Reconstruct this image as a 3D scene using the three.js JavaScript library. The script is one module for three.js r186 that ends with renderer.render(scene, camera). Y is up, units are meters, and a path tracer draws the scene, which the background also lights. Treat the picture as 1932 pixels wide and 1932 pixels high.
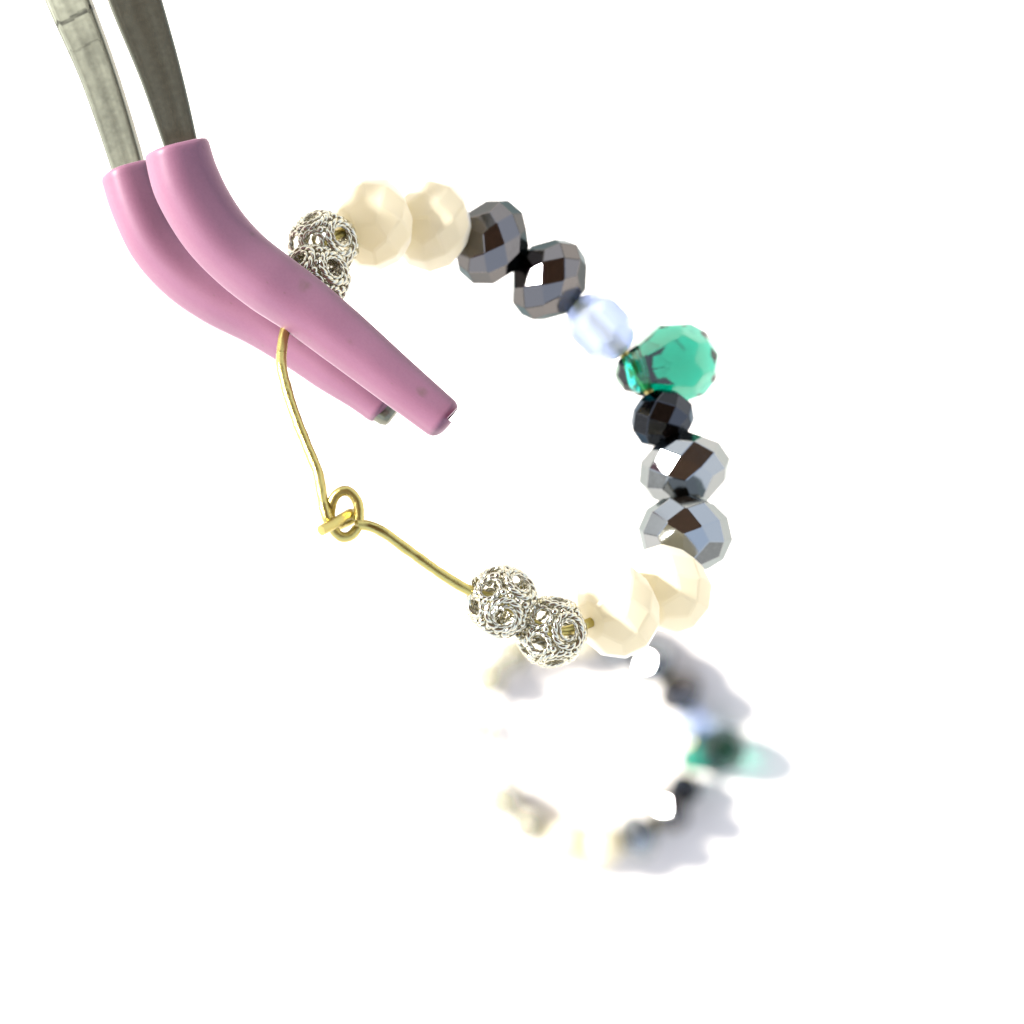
import * as THREE from 'three';
import { RoundedBoxGeometry } from 'three/addons/geometries/RoundedBoxGeometry.js';
import { mergeGeometries } from 'three/addons/utils/BufferGeometryUtils.js';
import { Brush, Evaluator, SUBTRACTION } from 'three-bvh-csg';

// ---------------------------------------------------------------- camera, sky, sun, exposure
const scene = new THREE.Scene();
const HEIGHT = 318;                       // camera above the tabletop, millimetres
const FOCAL = 4582;                       // focal length in pixels of a 1932-pixel frame
const camera = new THREE.PerspectiveCamera(2 * Math.atan(966 / FOCAL) * 180 / Math.PI, 1, 0.01, 40);
camera.position.set(0, HEIGHT / 1000, 0);
camera.up.set(0, 0, -1);
camera.lookAt(0, 0, 0);
camera.focus = 0.1530;
const APERTURE = 2.5;                     // millimetres
camera.userData.fStop = camera.getFocalLength() / APERTURE;

const SUN_EL = 30 * Math.PI / 180, SUN_AZ = Math.atan2(0.32, 0.95);
const sunTo = new THREE.Vector3(-Math.cos(SUN_EL) * Math.cos(SUN_AZ), Math.sin(SUN_EL), -Math.cos(SUN_EL) * Math.sin(SUN_AZ));
function makeSky() {
  const W = 512, H = 256, data = new Float32Array(W * H * 4);
  const low = [1.28, 1.30, 1.34], high = [0.58, 0.76, 1.10], glow = [1.2, 1.0, 0.7];
  for (let r = 0; r < H; r++) for (let c = 0; c < W; c++) {
    const el = ((r + 0.5) / H - 0.5) * Math.PI, az = ((c + 0.5) / W - 0.5) * 2 * Math.PI;
    const y = Math.sin(el), x = Math.cos(az) * Math.cos(el), z = Math.sin(az) * Math.cos(el);
    const t = Math.pow(Math.max(0, y), 0.6), near = Math.pow(Math.max(0, x * sunTo.x + y * sunTo.y + z * sunTo.z), 24);
    for (let k = 0; k < 3; k++) data[(r * W + c) * 4 + k] = y < 0 ? 0.3 : (low[k] * (1 - t) + high[k] * t + glow[k] * near) * 0.55;
    data[(r * W + c) * 4 + 3] = 1;
  }
  const tex = new THREE.DataTexture(data, W, H, THREE.RGBAFormat, THREE.FloatType);
  tex.mapping = THREE.EquirectangularReflectionMapping; tex.magFilter = THREE.LinearFilter; tex.needsUpdate = true;
  return tex;
}
scene.background = scene.environment = makeSky();

const sun = new THREE.DirectionalLight(new THREE.Color(1, 0.98, 0.95), 4.6);
sun.position.copy(sunTo); sun.target.position.set(0, 0, 0);
sun.castShadow = true; sun.shadow.radius = 9;
Object.assign(sun.shadow.camera, { left: -0.4, right: 0.4, top: 0.4, bottom: -0.4, near: 0.01, far: 6 });
sun.name = 'sun';
scene.add(sun, sun.target);

const renderer = new THREE.WebGLRenderer({ antialias: true });
renderer.toneMapping = THREE.LinearToneMapping;
renderer.toneMappingExposure = 3.3;
renderer.shadowMap.enabled = true;

// ---------------------------------------------------------------- helpers (all modelling in millimetres)
const V = (x, y, z) => new THREE.Vector3(x, y, z);
const at = (x, y, depth) => V((x - 966) / FOCAL * depth, HEIGHT - depth, (y - 966) / FOCAL * depth);
let seed = 20417;
const rnd = () => { seed = (seed * 1664525 + 1013904223) >>> 0; return seed / 4294967296; };
const counts = {};
const numbered = (n) => { const k = counts[n] = (counts[n] ?? -1) + 1; return k ? `${n}_${String(k).padStart(3, '0')}` : n; };
function thing(name, base, label, category, group) {
  const o = new THREE.Group(); o.name = numbered(name); o.position.copy(base).multiplyScalar(0.001);
  o.userData = { label, category }; if (group) o.userData.group = group;
  scene.add(o); return o;
}
function part(name, geometry, material, parent, label) {   // geometry in mm, world axes, relative to the parent
  geometry.scale(0.001, 0.001, 0.001);
  const m = new THREE.Mesh(geometry, material); m.name = numbered(name); m.castShadow = m.receiveShadow = true;
  if (label) m.userData.label = label;
  parent.add(m); return m;
}
// small value noise
const hash = (x, y, z) => { let h = Math.imul(x, 374761393) ^ Math.imul(y, 668265263) ^ Math.imul(z, 2147483647); h = Math.imul(h ^ (h >>> 13), 1274126177); return ((h ^ (h >>> 16)) >>> 0) / 4294967296; };
function noise(x, y, z = 0) {
  const xi = Math.floor(x), yi = Math.floor(y), zi = Math.floor(z), s = (t) => t * t * (3 - 2 * t), u = s(x - xi), v = s(y - yi), w = s(z - zi);
  const L = (a, b, t) => a + (b - a) * t, h = (i, j, k) => hash(xi + i, yi + j, zi + k);
  return L(L(L(h(0, 0, 0), h(1, 0, 0), u), L(h(0, 1, 0), h(1, 1, 0), u), v), L(L(h(0, 0, 1), h(1, 0, 1), u), L(h(0, 1, 1), h(1, 1, 1), u), v), w);
}
function texture(W, H, f, color = true) {
  const d = new Uint8Array(W * H * 4);
  for (let j = 0; j < H; j++) for (let i = 0; i < W; i++) {
    const c = f(i / W, j / H), o = (j * W + i) * 4;
    for (let k = 0; k < 3; k++) d[o + k] = Math.max(0, Math.min(255, Math.round(255 * (Array.isArray(c) ? c[k] : c))));
    d[o + 3] = 255;
  }
  const t = new THREE.DataTexture(d, W, H); t.magFilter = THREE.LinearFilter; t.wrapS = t.wrapT = THREE.RepeatWrapping;
  if (color) t.colorSpace = THREE.SRGBColorSpace;
  t.needsUpdate = true; return t;
}

// ---------------------------------------------------------------- setting
const paper = new THREE.MeshStandardMaterial({ color: new THREE.Color(0.80, 0.745, 0.675), roughness: 0.75 });
paper.bumpMap = texture(512, 512, (u, v) => 0.5 + 0.25 * (noise(u * 128, v * 128) - 0.5) + 0.25 * (noise(u * 300, v * 300, 3) - 0.5), false);
paper.bumpScale = 0.00002;
const top = new THREE.Mesh(new RoundedBoxGeometry(1.8, 0.03, 1.4, 4, 0.006), paper);
{ const uv = top.geometry.attributes.uv; for (let i = 0; i < uv.count; i++) uv.setXY(i, uv.getX(i) * 30, uv.getY(i) * 24); }
top.name = 'tabletop'; top.position.set(0.1, -0.015, 0); top.userData.kind = 'structure'; top.receiveShadow = top.castShadow = true;
top.userData.label = 'plain white tabletop under the earrings';
scene.add(top);
// the dark porch roof over the table, mirrored by the facets that face up
const timber = new THREE.MeshStandardMaterial({ color: new THREE.Color(0.15, 0.085, 0.052), roughness: 0.8 });
const roof = new THREE.Mesh(new RoundedBoxGeometry(2.0, 0.05, 2.2, 2, 0.01), timber);
roof.name = 'roof'; roof.position.set(0.1, 1.25, -0.45); roof.userData.kind = 'structure'; roof.receiveShadow = roof.castShadow = true;
scene.add(roof);

// ---------------------------------------------------------------- materials
const bumpNoise = texture(256, 256, (u, v) => 0.6 * noise(u * 24, v * 24) + 0.4 * noise(u * 80, v * 80, 2), false);
const gold = new THREE.MeshPhysicalMaterial({ color: new THREE.Color(0.44, 0.365, 0.12), metalness: 1, roughness: 0.3, bumpMap: bumpNoise, bumpScale: 0.000014 });
const silver = new THREE.MeshPhysicalMaterial({ color: new THREE.Color(0.50, 0.475, 0.37), metalness: 1, roughness: 0.17 });
const cream = new THREE.MeshPhysicalMaterial({ color: new THREE.Color(0.755, 0.70, 0.535), roughness: 0.97, transmission: 0.6, clearcoat: 1, clearcoatRoughness: 0.1, ior: 1.5 });
const scuff = texture(256, 256, (u, v) => { const n = noise(u * 40, v * 40) * 0.5 + noise(u * 110, v * 110, 5) * 0.5; return 0.35 + 0.65 * Math.pow(n, 1.5); }, false);
const coated = (c, edge, rough) => new THREE.MeshPhysicalMaterial({ color: new THREE.Color(...c), metalness: 1, specularColor: new THREE.Color(...edge), roughness: rough, roughnessMap: scuff });
const blackMirror = coated([0.125, 0.116, 0.112], [0.32, 0.38, 0.40], 0.15), greyMirror = coated([0.24, 0.25, 0.25], [0.55, 0.6, 0.6], 0.17), jet = coated([0.045, 0.047, 0.052], [0.4, 0.45, 0.5], 0.12);
const opal = new THREE.MeshPhysicalMaterial({ color: new THREE.Color(0.62, 0.68, 0.82), transmission: 0.78, thickness: 0.003, roughness: 0.72, clearcoat: 1, clearcoatRoughness: 0.06, ior: 1.45, attenuationColor: new THREE.Color(0.62, 0.72, 0.93), attenuationDistance: 0.004 });
const green = new THREE.MeshPhysicalMaterial({ color: new THREE.Color(1, 1, 1), transmission: 1, thickness: 0.005, roughness: 0.02, ior: 1.52, attenuationColor: new THREE.Color(0.002, 0.37, 0.27), attenuationDistance: 0.0037 });

// ---------------------------------------------------------------- cut beads: planes that cut a block, then a fine chamfer along every edge
function cutBlock(planes, size) {
  let faces = [];
  const B = size, box = [[1, 0, 0], [-1, 0, 0], [0, 1, 0], [0, -1, 0], [0, 0, 1], [0, 0, -1]];
  for (const n of box) {
    const N = V(...n), a = V(N.y, N.z, N.x), b = N.clone().cross(a), c = N.clone().multiplyScalar(B);
    faces.push({ n: N, id: -1, pts: [[-1, -1], [1, -1], [1, 1], [-1, 1]].map(([s, t]) => c.clone().addScaledVector(a, s * B).addScaledVector(b, t * B)) });
  }
  planes.forEach((pl, id) => {
    const cut = [], next = [];
    for (const f of faces) {
      const out = [];
      for (let i = 0; i < f.pts.length; i++) {
        const p = f.pts[i], q = f.pts[(i + 1) % f.pts.length], dp = pl.n.dot(p) - pl.d, dq = pl.n.dot(q) - pl.d;
        if (dp <= 1e-7) out.push(p);
        if ((dp <= 1e-7) !== (dq <= 1e-7)) { const x = p.clone().lerp(q, dp / (dp - dq)); out.push(x); cut.push(x); }
      }
      if (out.length > 2) next.push({ ...f, pts: out });
    }
    if (cut.length > 2) {
      const c = cut.reduce((s, p) => s.add(p), V(0, 0, 0)).divideScalar(cut.length);
      const a = (Math.abs(pl.n.x) < 0.7 ? V(1, 0, 0) : V(0, 1, 0)).cross(pl.n).normalize(), b = pl.n.clone().cross(a);
      const ang = (p) => Math.atan2(p.clone().sub(c).dot(b), p.clone().sub(c).dot(a));
      const pts = cut.sort((p, q) => ang(p) - ang(q)).filter((p, i, l) => p.distanceTo(l[(i + l.length - 1) % l.length]) > 1e-6);
      if (pts.length > 2) next.push({ n: pl.n, id, pts });
    }
    faces = next;
  });
  return faces;
}
function bead(planes, size, chamfer, melt) {
  let faces = cutBlock(planes, size);
  if (chamfer) {
    const extra = [];
    for (let i = 0; i < faces.length; i++) for (let j = i + 1; j < faces.length; j++) {
      const shared = faces[i].pts.filter((p) => faces[j].pts.some((q) => p.distanceTo(q) < 1e-4));
      if (shared.length < 2) continue;
      const n = faces[i].n.clone().add(faces[j].n).normalize();
      extra.push({ n, d: n.dot(shared[0].clone().add(shared[1]).multiplyScalar(0.5)) - chamfer });
    }
    faces = cutBlock([...planes, ...extra], size);
  }
  const pos = [], nor = [], uv = [];
  for (const f of faces) {
    const a = (Math.abs(f.n.x) < 0.7 ? V(1, 0, 0) : V(0, 1, 0)).cross(f.n).normalize(), b = f.n.clone().cross(a);
    for (let i = 1; i + 1 < f.pts.length; i++) for (const p of [f.pts[0], f.pts[i], f.pts[i + 1]]) {
      pos.push(p.x, p.y, p.z);
      const N = melt ? V(p.x / melt.a ** 2, p.y / melt.b ** 2, p.z / melt.a ** 2).normalize().lerp(f.n, 1 - melt.soft).normalize() : f.n;   // fire-polished facets are slightly domed
      nor.push(N.x, N.y, N.z); uv.push(p.dot(a) * 0.11 + f.n.x * 3.1, p.dot(b) * 0.11 + f.n.z * 2.3);
    }
  }
  const g = new THREE.BufferGeometry();
  g.setAttribute('position', new THREE.Float32BufferAttribute(pos, 3)); g.setAttribute('normal', new THREE.Float32BufferAttribute(nor, 3)); g.setAttribute('uv', new THREE.Float32BufferAttribute(uv, 2));
  g.userData.facets = planes.map((p) => p.n);
  return g;
}
const dir = (lat, lon) => V(Math.cos(lat) * Math.cos(lon), Math.sin(lat), Math.cos(lat) * Math.sin(lon));
const D = Math.PI / 180;
function rows(list, support, jitter = 0) {       // list of [latitude, count, shift]
  const out = [];
  for (const [lat, n, shift] of list) for (let i = 0; i < n; i++) {
    const N = dir((lat + (rnd() - 0.5) * jitter) * D, ((i + shift) / n) * 2 * Math.PI + (rnd() - 0.5) * jitter * D);
    out.push({ n: N, d: support(N) });
  }
  return out;
}
function diamond(R, n, p1, p2, cap, chamfer, soft) {      // rows of lozenge facets: four facets meet at every corner
  const k = Math.cos(Math.PI / n), c1 = Math.cos(p1 * D), s1 = Math.sin(p1 * D), d1 = R * c1 / k, z = (d1 - R * c1 * k) / s1, d2 = R * Math.cos(p2 * D) + z * Math.sin(p2 * D), w = () => 1 + (rnd() - 0.5) * 0.014;
  const p = [...rows([[0, n, 0]], () => R * w(), 1), ...rows([[p1, n, 0.5], [-p1, n, 0.5]], () => d1 * w(), 1), ...rows([[p2, n, 0], [-p2, n, 0]], () => d2 * w(), 1), { n: V(0, 1, 0), d: cap }, { n: V(0, -1, 0), d: cap }];
  return bead(p, R * 2, chamfer, soft && { soft, a: R, b: cap });
}
function ovalBead(a, b, n) {
  const sup = (N) => Math.hypot(a * Math.hypot(N.x, N.z), b * N.y) * 0.975;
  const p = rows([[0, n, 0], [33, n, 0.5], [-33, n, 0.5], [62, n, 0], [-62, n, 0]], sup, 2);
  p.push({ n: V(0, 1, 0), d: b * 0.92 }, { n: V(0, -1, 0), d: b * 0.92 });
  return bead(p, a * 2, 0.05, { soft: 0.2, a, b });
}
function drop() {                                 // narrow drilled end at the origin, wide end along +y
  const c = 4.55, R = 2.86, r = 1.5;
  const sup = (N) => Math.max(r * 0.97, N.y * c + R * 0.97);
  const p = rows([[78, 5, 0], [52, 9, 0.5], [27, 9, 0], [3, 9, 0.5], [-21, 9, 0]], sup, 2).concat(rows([[-55, 6, 0.5]], sup, 2));
  p.push({ n: V(0, -1, 0), d: r * 0.9 });
  const g = bead(p, 10, 0.02), facets = g.userData.facets, bore = new THREE.CylinderGeometry(0.5, 0.5, 6, 20);
  bore.rotateX(Math.PI / 2);
  const A = new Brush(g), B = new Brush(bore); A.updateMatrixWorld(); B.updateMatrixWorld();
  const ev = new Evaluator(); ev.attributes = ['position', 'normal', 'uv']; ev.useGroups = false;
  const out = ev.evaluate(A, B, SUBTRACTION).geometry; out.userData.facets = facets;
  return out;
}
// openwork silver ball: twisted wire rings laid on a sphere
function rope(points, closed, r, pitch) {
  const curve = new THREE.CatmullRomCurve3(points, closed), len = curve.getLength(), n = Math.max(16, Math.round(len / 0.09)), turns = Math.max(3, Math.round(len / pitch)), out = [];
  for (let s = 0; s < 2; s++) {
    const pts = [];
    for (let i = 0; i < (closed ? n : n + 1); i++) {
      const u = i / n, p = curve.getPointAt(u), t = curve.getTangentAt(u), up = p.clone().normalize(), side = t.clone().cross(up).normalize();
      const a = u * turns * 2 * Math.PI + s * Math.PI;
      pts.push(p.addScaledVector(up, Math.sin(a) * r * 0.42).addScaledVector(side, Math.cos(a) * r * 0.42));
    }
    out.push(new THREE.TubeGeometry(new THREE.CatmullRomCurve3(pts, closed), n, r * 0.74, 6, closed));
  }
  return out;
}
function filigree(R) {
  const parts = [], ring = (lat, lon, ang, r, pitch) => {
    const c = dir(lat * D, lon * D), a = (Math.abs(c.y) < 0.9 ? V(0, 1, 0) : V(1, 0, 0)).cross(c).normalize(), b = c.clone().cross(a), pts = [];
    for (let i = 0; i < 28; i++) { const t = (i / 28) * 2 * Math.PI, w = c.clone().multiplyScalar(Math.cos(ang * D)).addScaledVector(a, Math.sin(ang * D) * Math.cos(t)).addScaledVector(b, Math.sin(ang * D) * Math.sin(t)); pts.push(w.multiplyScalar(R)); }
    parts.push(...rope(pts, true, r, pitch));
  };
  for (let k = 0; k < 5; k++) {
    ring((rnd() - 0.5) * 5, k * 72 + (rnd() - 0.5) * 6, 28 + rnd() * 2, 0.22, 1.05);
    ring((rnd() - 0.5) * 4, k * 72 + (rnd() - 0.5) * 5, 17 + rnd() * 3, 0.12, 0.8);
    for (const e of [-1, 1]) {
      ring(e * 49, k * 72 + 36 + (rnd() - 0.5) * 8, 18 + rnd() * 2, 0.18, 0.95);
      for (const [la, lo, q] of [[23, 36, 0.27], [68, 0, 0.25], [42, 0, 0.24], [8, 36, 0.2]]) { const g = new THREE.IcosahedronGeometry(q, 1), p = dir(e * la * D, (k * 72 + lo) * D).multiplyScalar(R); g.translate(p.x, p.y, p.z); parts.push(g.index ? g : indexed(g)); }
    }
  }
  for (const e of [-1, 1]) ring(e * 90, 0, 20, 0.24, 1.0);
  return mergeGeometries(parts);
}
function indexed(g) { const n = g.attributes.position.count; g.setIndex([...Array(n).keys()]); return g; }

// wires: a tube with slightly uneven hand-bent surface
function wire(points, r, seg, caps = true) {
  const curve = new THREE.CatmullRomCurve3(points, false, 'centripetal'), g = new THREE.TubeGeometry(curve, seg, r, 10, false);
  const p = g.attributes.position, n = g.attributes.normal;
  for (let i = 0; i < p.count; i++) { const k = (noise(p.getX(i) * 2.2, p.getY(i) * 2.2, p.getZ(i) * 2.2) - 0.5) * r * 0.16; p.setXYZ(i, p.getX(i) + n.getX(i) * k, p.getY(i) + n.getY(i) * k, p.getZ(i) + n.getZ(i) * k); }
  g.computeVertexNormals();
  { const uv = g.attributes.uv, L = curve.getLength(); for (let i = 0; i < uv.count; i++) uv.setXY(i, uv.getX(i) * L * 0.5, uv.getY(i)); }
  if (!caps) return g;
  const list = [g];
  for (const [u, s] of [[0, -1], [1, 1]]) {
    const c = new THREE.CircleGeometry(r * 1.0, 10), t = curve.getTangentAt(u).multiplyScalar(s);
    c.applyQuaternion(new THREE.Quaternion().setFromUnitVectors(V(0, 0, 1), t)); const e = curve.getPointAt(u).addScaledVector(t, 0.003); c.translate(e.x, e.y, e.z); list.push(c);
  }
  return mergeGeometries(list);
}

const G = {
  cream: () => diamond(2.96, 8, 25, 52, 2.4, 0.03, 0.22), black: () => diamond(2.85, 8, 26, 52, 2.38, 0.012), grey: () => diamond(2.95, 8, 26, 52, 2.42, 0.012),
  jet: () => diamond(2.05, 7, 26, 52, 1.85, 0.012), opal: () => ovalBead(2.0, 2.65, 8), green: () => drop(), silver: () => filigree(2.12),
};
const KIND = {
  silver: ['filigree_bead', silver, 'silver openwork ball bead'], cream: ['cream_bead', cream, 'cream faceted glass bead'], black: ['black_bead', blackMirror, 'mirror black faceted bead'],
  grey: ['grey_bead', greyMirror, 'metallic grey faceted bead'], opal: ['opal_bead', opal, 'milky opal blue bead'], green: ['green_drop', green, 'emerald green glass drop'], jet: ['small_black_bead', jet, 'small jet black faceted bead'],
};
const silverGeos = [0, 1, 2, 3].map(() => G.silver()), Y = V(0, 1, 0);

// beads: [kind, centre (mm), spin in degrees]; wireNodes run along the hoop
function string(root, base, beads) {
  beads.forEach(([kind, c, spin, opt], i) => {
    const prev = (beads[i - 1] ?? beads[i])[1], next = (beads[i + 1] ?? beads[i])[1];
    const axis = next.clone().sub(prev).normalize(), q = new THREE.Quaternion(), [name, mat, label] = KIND[kind];
    const g = kind === 'silver' ? silverGeos[(i + (i > 3 ? 2 : 0)) % 4].clone() : G[kind](), facets = g.userData.facets;
    if (opt?.axis) q.setFromUnitVectors(Y, opt.axis.clone().normalize()); else q.setFromUnitVectors(Y, axis);
    q.multiply(new THREE.Quaternion().setFromAxisAngle(Y, spin * D));
    if (opt?.tilt) q.premultiply(new THREE.Quaternion().setFromAxisAngle(V(...opt.tilt.slice(0, 3)).normalize(), opt.tilt[3] * D));
    if (opt?.mirror) {                              // a loosely strung bead turned until one facet flashes
      const view = V(0, HEIGHT, 0).sub(c).normalize(), h = opt.mirror.clone().normalize().add(view).normalize();
      let best = null;
      for (let s = 0; s < 72; s++) { const t = q.clone().multiply(new THREE.Quaternion().setFromAxisAngle(Y, s * 5 * D)); for (const f of facets) { const w = f.clone().applyQuaternion(t), d = w.dot(h); if (!best || d > best.d) best = { d, t, w }; } }
      q.copy(best.t); q.premultiply(new THREE.Quaternion().setFromUnitVectors(best.w, h));
    }
    g.applyQuaternion(q); const p = c.clone().sub(base); g.translate(p.x, p.y, p.z);
    part(name, g, mat, root, label);
  });
}

// ---------------------------------------------------------------- the earring held up by the tweezers
const TILT = 0.87, MID = [900, 800];
const ringDepth = (x, y) => 158 + ((x - MID[0]) * 0.762 - (y - MID[1]) * 0.647) / 29 * TILT;
const R3 = (x, y, dz = 0) => at(x, y, ringDepth(x, y) + dz);
{
  const base = R3(...MID);
  const held = thing('hoop_earring', base, 'beaded gold wire hoop earring gripped and held up in pink tipped tweezers', 'earring', 'pair of beaded hoop earrings');
  const beads = [
    ['silver', R3(594, 527), 10], ['silver', R3(610, 463), 35], ['cream', R3(702, 421), 4], ['cream', R3(814, 425), 12], ['black', R3(926, 457), 0], ['black', R3(1036, 528), 14, { mirror: sunTo }],
    ['opal', R3(1132, 617), 0], ['green', R3(1203, 702), 20, { axis: V(3.3, -3.6, -0.9) }], ['jet', R3(1250, 790), 11],
    ['grey', R3(1291, 887), 5, { mirror: sunTo }], ['grey', R3(1293, 1008), 20], ['cream', R3(1258, 1112), 8], ['cream', R3(1163, 1153), 30], ['silver', R3(1040, 1191), 0], ['silver', R3(947, 1136), 24],
  ];
  string(held, base, beads);
  const rel = (l) => l.map((p) => p.clone().sub(base));
  const hoop = [R3(531, 668), R3(538, 622), R3(562, 582), ...beads.map((b) => b[1]), R3(893, 1118), R3(832, 1082), R3(770, 1038), R3(718, 1001), R3(692, 991, 0.35), R3(672, 990, 0.5)];
  // the eye at the end of the wire
  const eye = []; const ec = R3(651, 970);
  for (let i = 0; i <= 22; i++) { const t = (35 + i * 15.5) * D; eye.push(ec.clone().add(V(Math.cos(t) * 0.9, Math.cos(t) * -0.12 + (i - 11) * 0.03 + 0.25, Math.sin(t) * 1.42))); }
  part('hoop_wire', wire(rel(hoop), 0.335, 420), gold, held, 'gold coloured wire of the hoop');
  part('clasp_eye', wire(rel(eye), 0.33, 90), gold, held);
  const hook = [R3(531, 668), R3(531, 690), R3(541, 735), R3(560, 793), R3(582, 848), R3(600, 893), R3(607, 930), R3(613, 962), R3(621, 984, 0.25), R3(636, 990, 0.9), R3(654, 984, 1.2), R3(668, 975, 0.7), R3(664, 969, -0.1), R3(645, 978, -0.5), R3(622, 993, -0.55), R3(606, 1001, -0.55)];
  part('clasp_hook', wire(rel(hook), 0.335, 260), gold, held);
}

// ---------------------------------------------------------------- its pair, lying on the tabletop
{
  const deep = HEIGHT - 3.05, T = (x, y, up = 0) => at(x, y, deep - up);
  const base = at(1105, 1400, HEIGHT);
  const lying = thing('hoop_earring', base, 'beaded hoop earring lying on the white tabletop with its shadow', 'earring', 'pair of beaded hoop earrings');
  const beads = [
    ['silver', T(923, 1278, -0.8), 5], ['silver', T(966, 1232, -0.8), 40], ['cream', T(1030, 1204), 0], ['cream', T(1098, 1194), 14], ['grey', T(1166, 1206), 8], ['grey', T(1232, 1250), 0, { mirror: sunTo }],
    ['black', T(1284, 1306), 3], ['opal', T(1305, 1364, -1), 7], ['green', T(1303, 1432, -0.2), 10, { axis: V(5, -0.02, -1.4) }], ['jet', T(1291, 1487, -0.9), 7], ['black', T(1263, 1530), 9, { mirror: sunTo }],
    ['grey', T(1203, 1578), 0], ['cream', T(1137, 1594), 4], ['cream', T(1068, 1590), 18], ['silver', T(1000, 1556, -0.8), 11], ['silver', T(950, 1512, -0.8), 30],
  ];
  string(lying, base, beads);
  const rel = (l) => l.map((p) => p.clone().sub(base));
  part('hoop_wire', wire(rel([T(905, 1385, -1.2), T(908, 1330, -1), T(916, 1295, -0.8), ...beads.map((b) => b[1]), T(925, 1470, -1), T(914, 1432, -1.2), T(908, 1400, -1.3)]), 0.335, 420), gold, lying);
  const eye = []; const ec = T(905, 1378, -1.4);
  for (let i = 0; i <= 20; i++) { const t = (80 + i * 17) * D; eye.push(ec.clone().add(V(Math.cos(t) * 1.3, (i - 10) * 0.03, Math.sin(t) * 1.2))); }
  part('clasp_eye', wire(rel(eye), 0.33, 80), gold, lying);
}

// ---------------------------------------------------------------- tweezers
// a loft of rounded flat sections along a path; stations: { c, w, t } and a roll of the section about the path
function loft(stations, roll, exp, nSec, vLength = 30) {
  const pos = [], uv = [], idx = []; let run = 0;
  const N = stations.length;
  stations.forEach((s, i) => {
    const a = s.tan, up = V(0, 1, 0), side = a.clone().cross(up).normalize(), nrm = side.clone().cross(a).normalize();
    const W = side.clone().multiplyScalar(Math.cos(roll)).addScaledVector(nrm, Math.sin(roll)), T = nrm.clone().multiplyScalar(Math.cos(roll)).addScaledVector(side, -Math.sin(roll));
    if (i) run += s.c.distanceTo(stations[i - 1].c);
    for (let k = 0; k <= nSec; k++) {
      const th = (k / nSec) * 2 * Math.PI, cx = Math.cos(th), sy = Math.sin(th), f = (x) => Math.sign(x) * Math.pow(Math.abs(x), 2 / exp);
      const p = s.c.clone().addScaledVector(W, f(cx) * s.w).addScaledVector(T, f(sy) * s.t);
      pos.push(p.x, p.y, p.z); uv.push(k / nSec, run / vLength);
    }
  });
  const R = nSec + 1;
  for (let i = 0; i + 1 < N; i++) for (let k = 0; k < nSec; k++) { const a = i * R + k; idx.push(a, a + 1, a + R, a + 1, a + R + 1, a + R); }
  for (const [i, flip] of [[0, false], [N - 1, true]]) {
    const c = pos.length / 3; pos.push(...stations[i].c.toArray()); uv.push(0.5, i ? run / vLength : 0);
    for (let k = 0; k < nSec; k++) { const a = i * R + k; idx.push(...(flip ? [a, a + 1, c] : [a + 1, a, c])); }
  }
  const g = new THREE.BufferGeometry();
  g.setAttribute('position', new THREE.Float32BufferAttribute(pos, 3)); g.setAttribute('uv', new THREE.Float32BufferAttribute(uv, 2)); g.setIndex(idx);
  g.computeVertexNormals();
  const n = g.attributes.normal;                      // close the seam of the section
  for (let i = 0; i < N; i++) { const a = i * R, b = a + nSec, m = V(n.getX(a) + n.getX(b), n.getY(a) + n.getY(b), n.getZ(a) + n.getZ(b)).normalize(); n.setXYZ(a, m.x, m.y, m.z); n.setXYZ(b, m.x, m.y, m.z); }
  return g;
}
function pathStations(nodes, n, from = 0, to = 1) {   // nodes: [point, w, t]
  const curve = new THREE.CatmullRomCurve3(nodes.map((q) => q[0]), false, 'centripetal'), out = [];
  const pick = (k, u) => { const x = u * (nodes.length - 1), i = Math.min(nodes.length - 2, Math.floor(x)), f = x - i; return nodes[i][k] * (1 - f) + nodes[i + 1][k] * f; };
  for (let i = 0; i <= n; i++) { const u = from + (to - from) * i / n; out.push({ c: curve.getPoint(u), tan: curve.getTangent(u), w: pick(1, u), t: pick(2, u) }); }
  return out;
}
function sleeve(nodes, roll, base) {
  const rel = nodes.map(([p, w, t]) => [p.clone().sub(base), w, t]);
  const st = pathStations(rel, 70), first = st[0], last = st[st.length - 1];
  // open mouth: a rounded rim that turns back into the sleeve
  const mouth = [[1.6, 0.66], [0.25, 0.68], [0.06, 0.74], [0.0, 0.86], [0.07, 0.955]].map(([d, k]) => ({ c: first.c.clone().addScaledVector(first.tan, d), tan: first.tan, w: first.w * k, t: first.t * (k < 0.8 ? k * 0.85 : k) }));
  // rounded closed tip
  const tip = []; for (let i = 1; i <= 9; i++) { const a = (i / 9) * Math.PI / 2 * 0.97; tip.push({ c: last.c.clone().addScaledVector(last.tan, Math.sin(a) * last.w * 0.62), tan: last.tan, w: last.w * Math.pow(Math.cos(a), 0.7), t: last.t * Math.pow(Math.cos(a), 0.7) }); }
  return loft([...mouth, ...st.slice(1), ...tip], roll, 2.8, 64);
}
const stain = (u, v, cu, cv, ru, rv) => Math.max(0, 1 - Math.hypot((u - cu) / ru, (v - cv) / rv));
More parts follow.
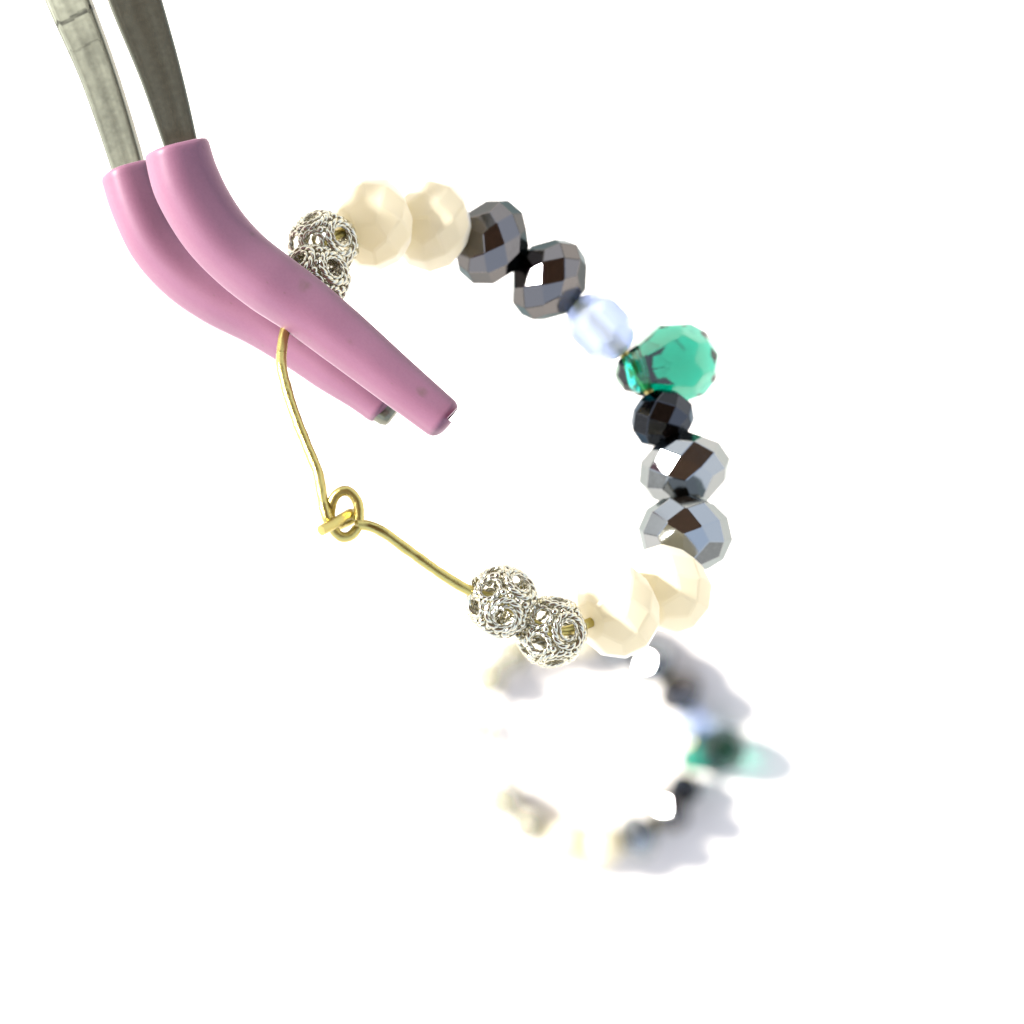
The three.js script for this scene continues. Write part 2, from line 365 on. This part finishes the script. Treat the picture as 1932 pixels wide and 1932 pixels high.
const rubberMap = texture(512, 1024, (u, v) => {
  const n = noise(u * 160, v * 300) * 0.012 + noise(u * 9, v * 14, 4) * 0.02 - 0.016; let c = [0.455 + n, 0.302 + n, 0.37 + n];
  let s = 0; for (const [a, b, ru, rv, k] of [[0.27, 0.47, 0.035, 0.018, 0.8], [0.24, 0.80, 0.03, 0.016, 0.9], [0.31, 0.31, 0.02, 0.01, 0.5], [0.2, 0.62, 0.02, 0.012, 0.35]]) s += k * stain(u, v, a, b, ru, rv) * (0.45 + 0.8 * noise(u * 90, v * 160, 9));
  for (let i = 0; i < 26; i++) { const a = hash(i, 7, 1), b = hash(i, 3, 2); s += 0.35 * (stain(u, v, a, b, 0.005, 0.003) > 0 ? 1 : 0); }
  s = Math.min(0.75, s);
  c = [c[0] * (1 - s) + 0.36 * s, c[1] * (1 - s) + 0.27 * s, c[2] * (1 - s) + 0.27 * s];
  return c;
});
const rubber = new THREE.MeshPhysicalMaterial({ color: 0xffffff, map: rubberMap, roughness: 0.5, bumpMap: bumpNoise, bumpScale: 0.000006, specularIntensity: 0.7, sheen: 0.7, sheenColor: new THREE.Color(1, 0.86, 0.97), sheenRoughness: 0.55 });
const brushed = texture(256, 512, (u, v) => 0.5 + 0.12 * (noise(u * 120, v * 4) - 0.5) + 0.06 * (noise(u * 160, v * 420, 7) - 0.5), false);
const steelTone = (u, v) => 0.41 + 0.025 * (noise(u * 130, v * 12) - 0.5) + 0.015 * (noise(u * 24, v * 26, 3) - 0.5) + 0.04 * (noise(u * 90, v * 520, 8) - 0.5);
const tint = (n) => [n, n * 1.01, n * 0.89];
const steelMap = texture(256, 1024, (u, v) => tint(steelTone(u, v)));
const scratchMap = texture(256, 1024, (u, v) => {          // the rear arm has dark scratches across it
  let n = steelTone(u, v) + 0.05 * (noise(u * 40, v * 180, 11) - 0.5);
  for (const [c, h, k] of [[0.312, 0.0016, 0.16], [0.334, 0.0007, 0.06]]) if (Math.abs(v - c - 0.004 * noise(u * 22, 1, 5)) < h) n -= k * (0.4 + noise(u * 60, v * 400, 6));
  return tint(n);
});
const steel = new THREE.MeshPhysicalMaterial({ color: 0xffffff, map: steelMap, metalness: 0.9, roughness: 0.42, roughnessMap: brushed, bumpMap: brushed, bumpScale: 0.00001 });
steel.roughness = 0.75;
const scratched = steel.clone(); scratched.map = scratchMap;
{
  const base = at(450, 500, 152);
  const tw = thing('tweezers', base, 'steel tweezers with pink rubber sleeved bent tips gripping the hoop wire', 'tweezers');
  const S = (x, y, d, w, t) => [at(x, y, d), w / 2 / 30 * 0.95, t * 1.05];
  const front = [S(332, 275, 152.0, 122, 1.75), S(352, 345, 152.2, 130, 1.75), S(398, 427, 152.5, 128, 1.7), S(450, 485, 152.8, 124, 1.65), S(510, 533, 153, 124, 1.6), S(567, 573, 153.2, 119, 1.5), S(647, 636, 153.3, 110, 1.4), S(738, 711, 153.3, 96, 1.25), S(830, 786, 153.4, 82, 1.15)];
  const rear = [S(238, 318, 157.6, 104, 1.6), S(260, 380, 157.6, 112, 1.6), S(297, 457, 157.7, 114, 1.6), S(351, 517, 157.8, 114, 1.6), S(414, 561, 157.8, 114, 1.55), S(492, 602, 157.7, 110, 1.5), S(562, 647, 157.5, 104, 1.4), S(628, 697, 157.3, 92, 1.3), S(684, 738, 157.2, 78, 1.15), S(714, 764, 157.2, 70, 1.05)];
  let fg = sleeve(front, 0.5, base);
  // nick in the front tip
  const nick = new THREE.BoxGeometry(0.26, 4, 0.9); nick.rotateY(-0.75); const np = at(857, 784, 153.4).sub(base); nick.translate(np.x, np.y, np.z);
  const A = new Brush(fg), B = new Brush(nick); A.updateMatrixWorld(); B.updateMatrixWorld();
  const ev = new Evaluator(); ev.attributes = ['position', 'normal', 'uv']; ev.useGroups = false;
  fg = ev.evaluate(A, B, SUBTRACTION).geometry;
  part('rubber_sleeve', fg, rubber, tw, 'front pink rubber sleeve with a nick in its tip');
  part('rubber_sleeve', sleeve(rear, 0.5, base), rubber, tw, 'rear pink rubber sleeve');
  const arm = (nodes, roll, exp = 9) => loft(pathStations(nodes.map(([p, w, t]) => [p.clone().sub(base), w, t]), 80), roll, exp, 32, 90);
  const A2 = (x, y, d, w, t) => [at(x, y, d), w / 2 / 30.5, t];
  part('steel_arm', arm([A2(20, -720, 158.6, 110, 0.45), A2(85, -500, 152, 110, 0.45), A2(175, -240, 150, 106, 0.45), A2(255, 0, 150.5, 98, 0.45), A2(303, 140, 151.2, 80, 0.45), A2(342, 275, 152, 64, 0.45), A2(360, 340, 152.3, 58, 0.42), A2(402, 427, 152.6, 52, 0.4), A2(452, 485, 152.9, 46, 0.4)], 0.12), steel, tw, 'dark front steel arm');
  part('steel_arm', arm([A2(16, -720, 159.5, 110, 0.45), A2(-45, -500, 158, 108, 0.45), A2(40, -240, 157, 100, 0.45), A2(130, 0, 157, 86, 0.45), A2(186, 140, 157.2, 74, 0.45), A2(238, 300, 157.6, 66, 0.45), A2(260, 380, 157.7, 58, 0.42), A2(297, 457, 157.8, 50, 0.4)], -0.2), scratched, tw, 'pale scratched rear steel arm');
  part('steel_tip', arm([A2(690, 744, 157.2, 60, 0.7), A2(718, 767, 157.2, 60, 0.8), A2(735, 780, 157.2, 56, 0.75), A2(741, 785, 157.2, 46, 0.6), A2(743, 786.5, 157.2, 30, 0.35)], 0.5, 2.8), steel, tw, 'bare grey steel end poking out of the rear sleeve');
}

renderer.render(scene, camera);
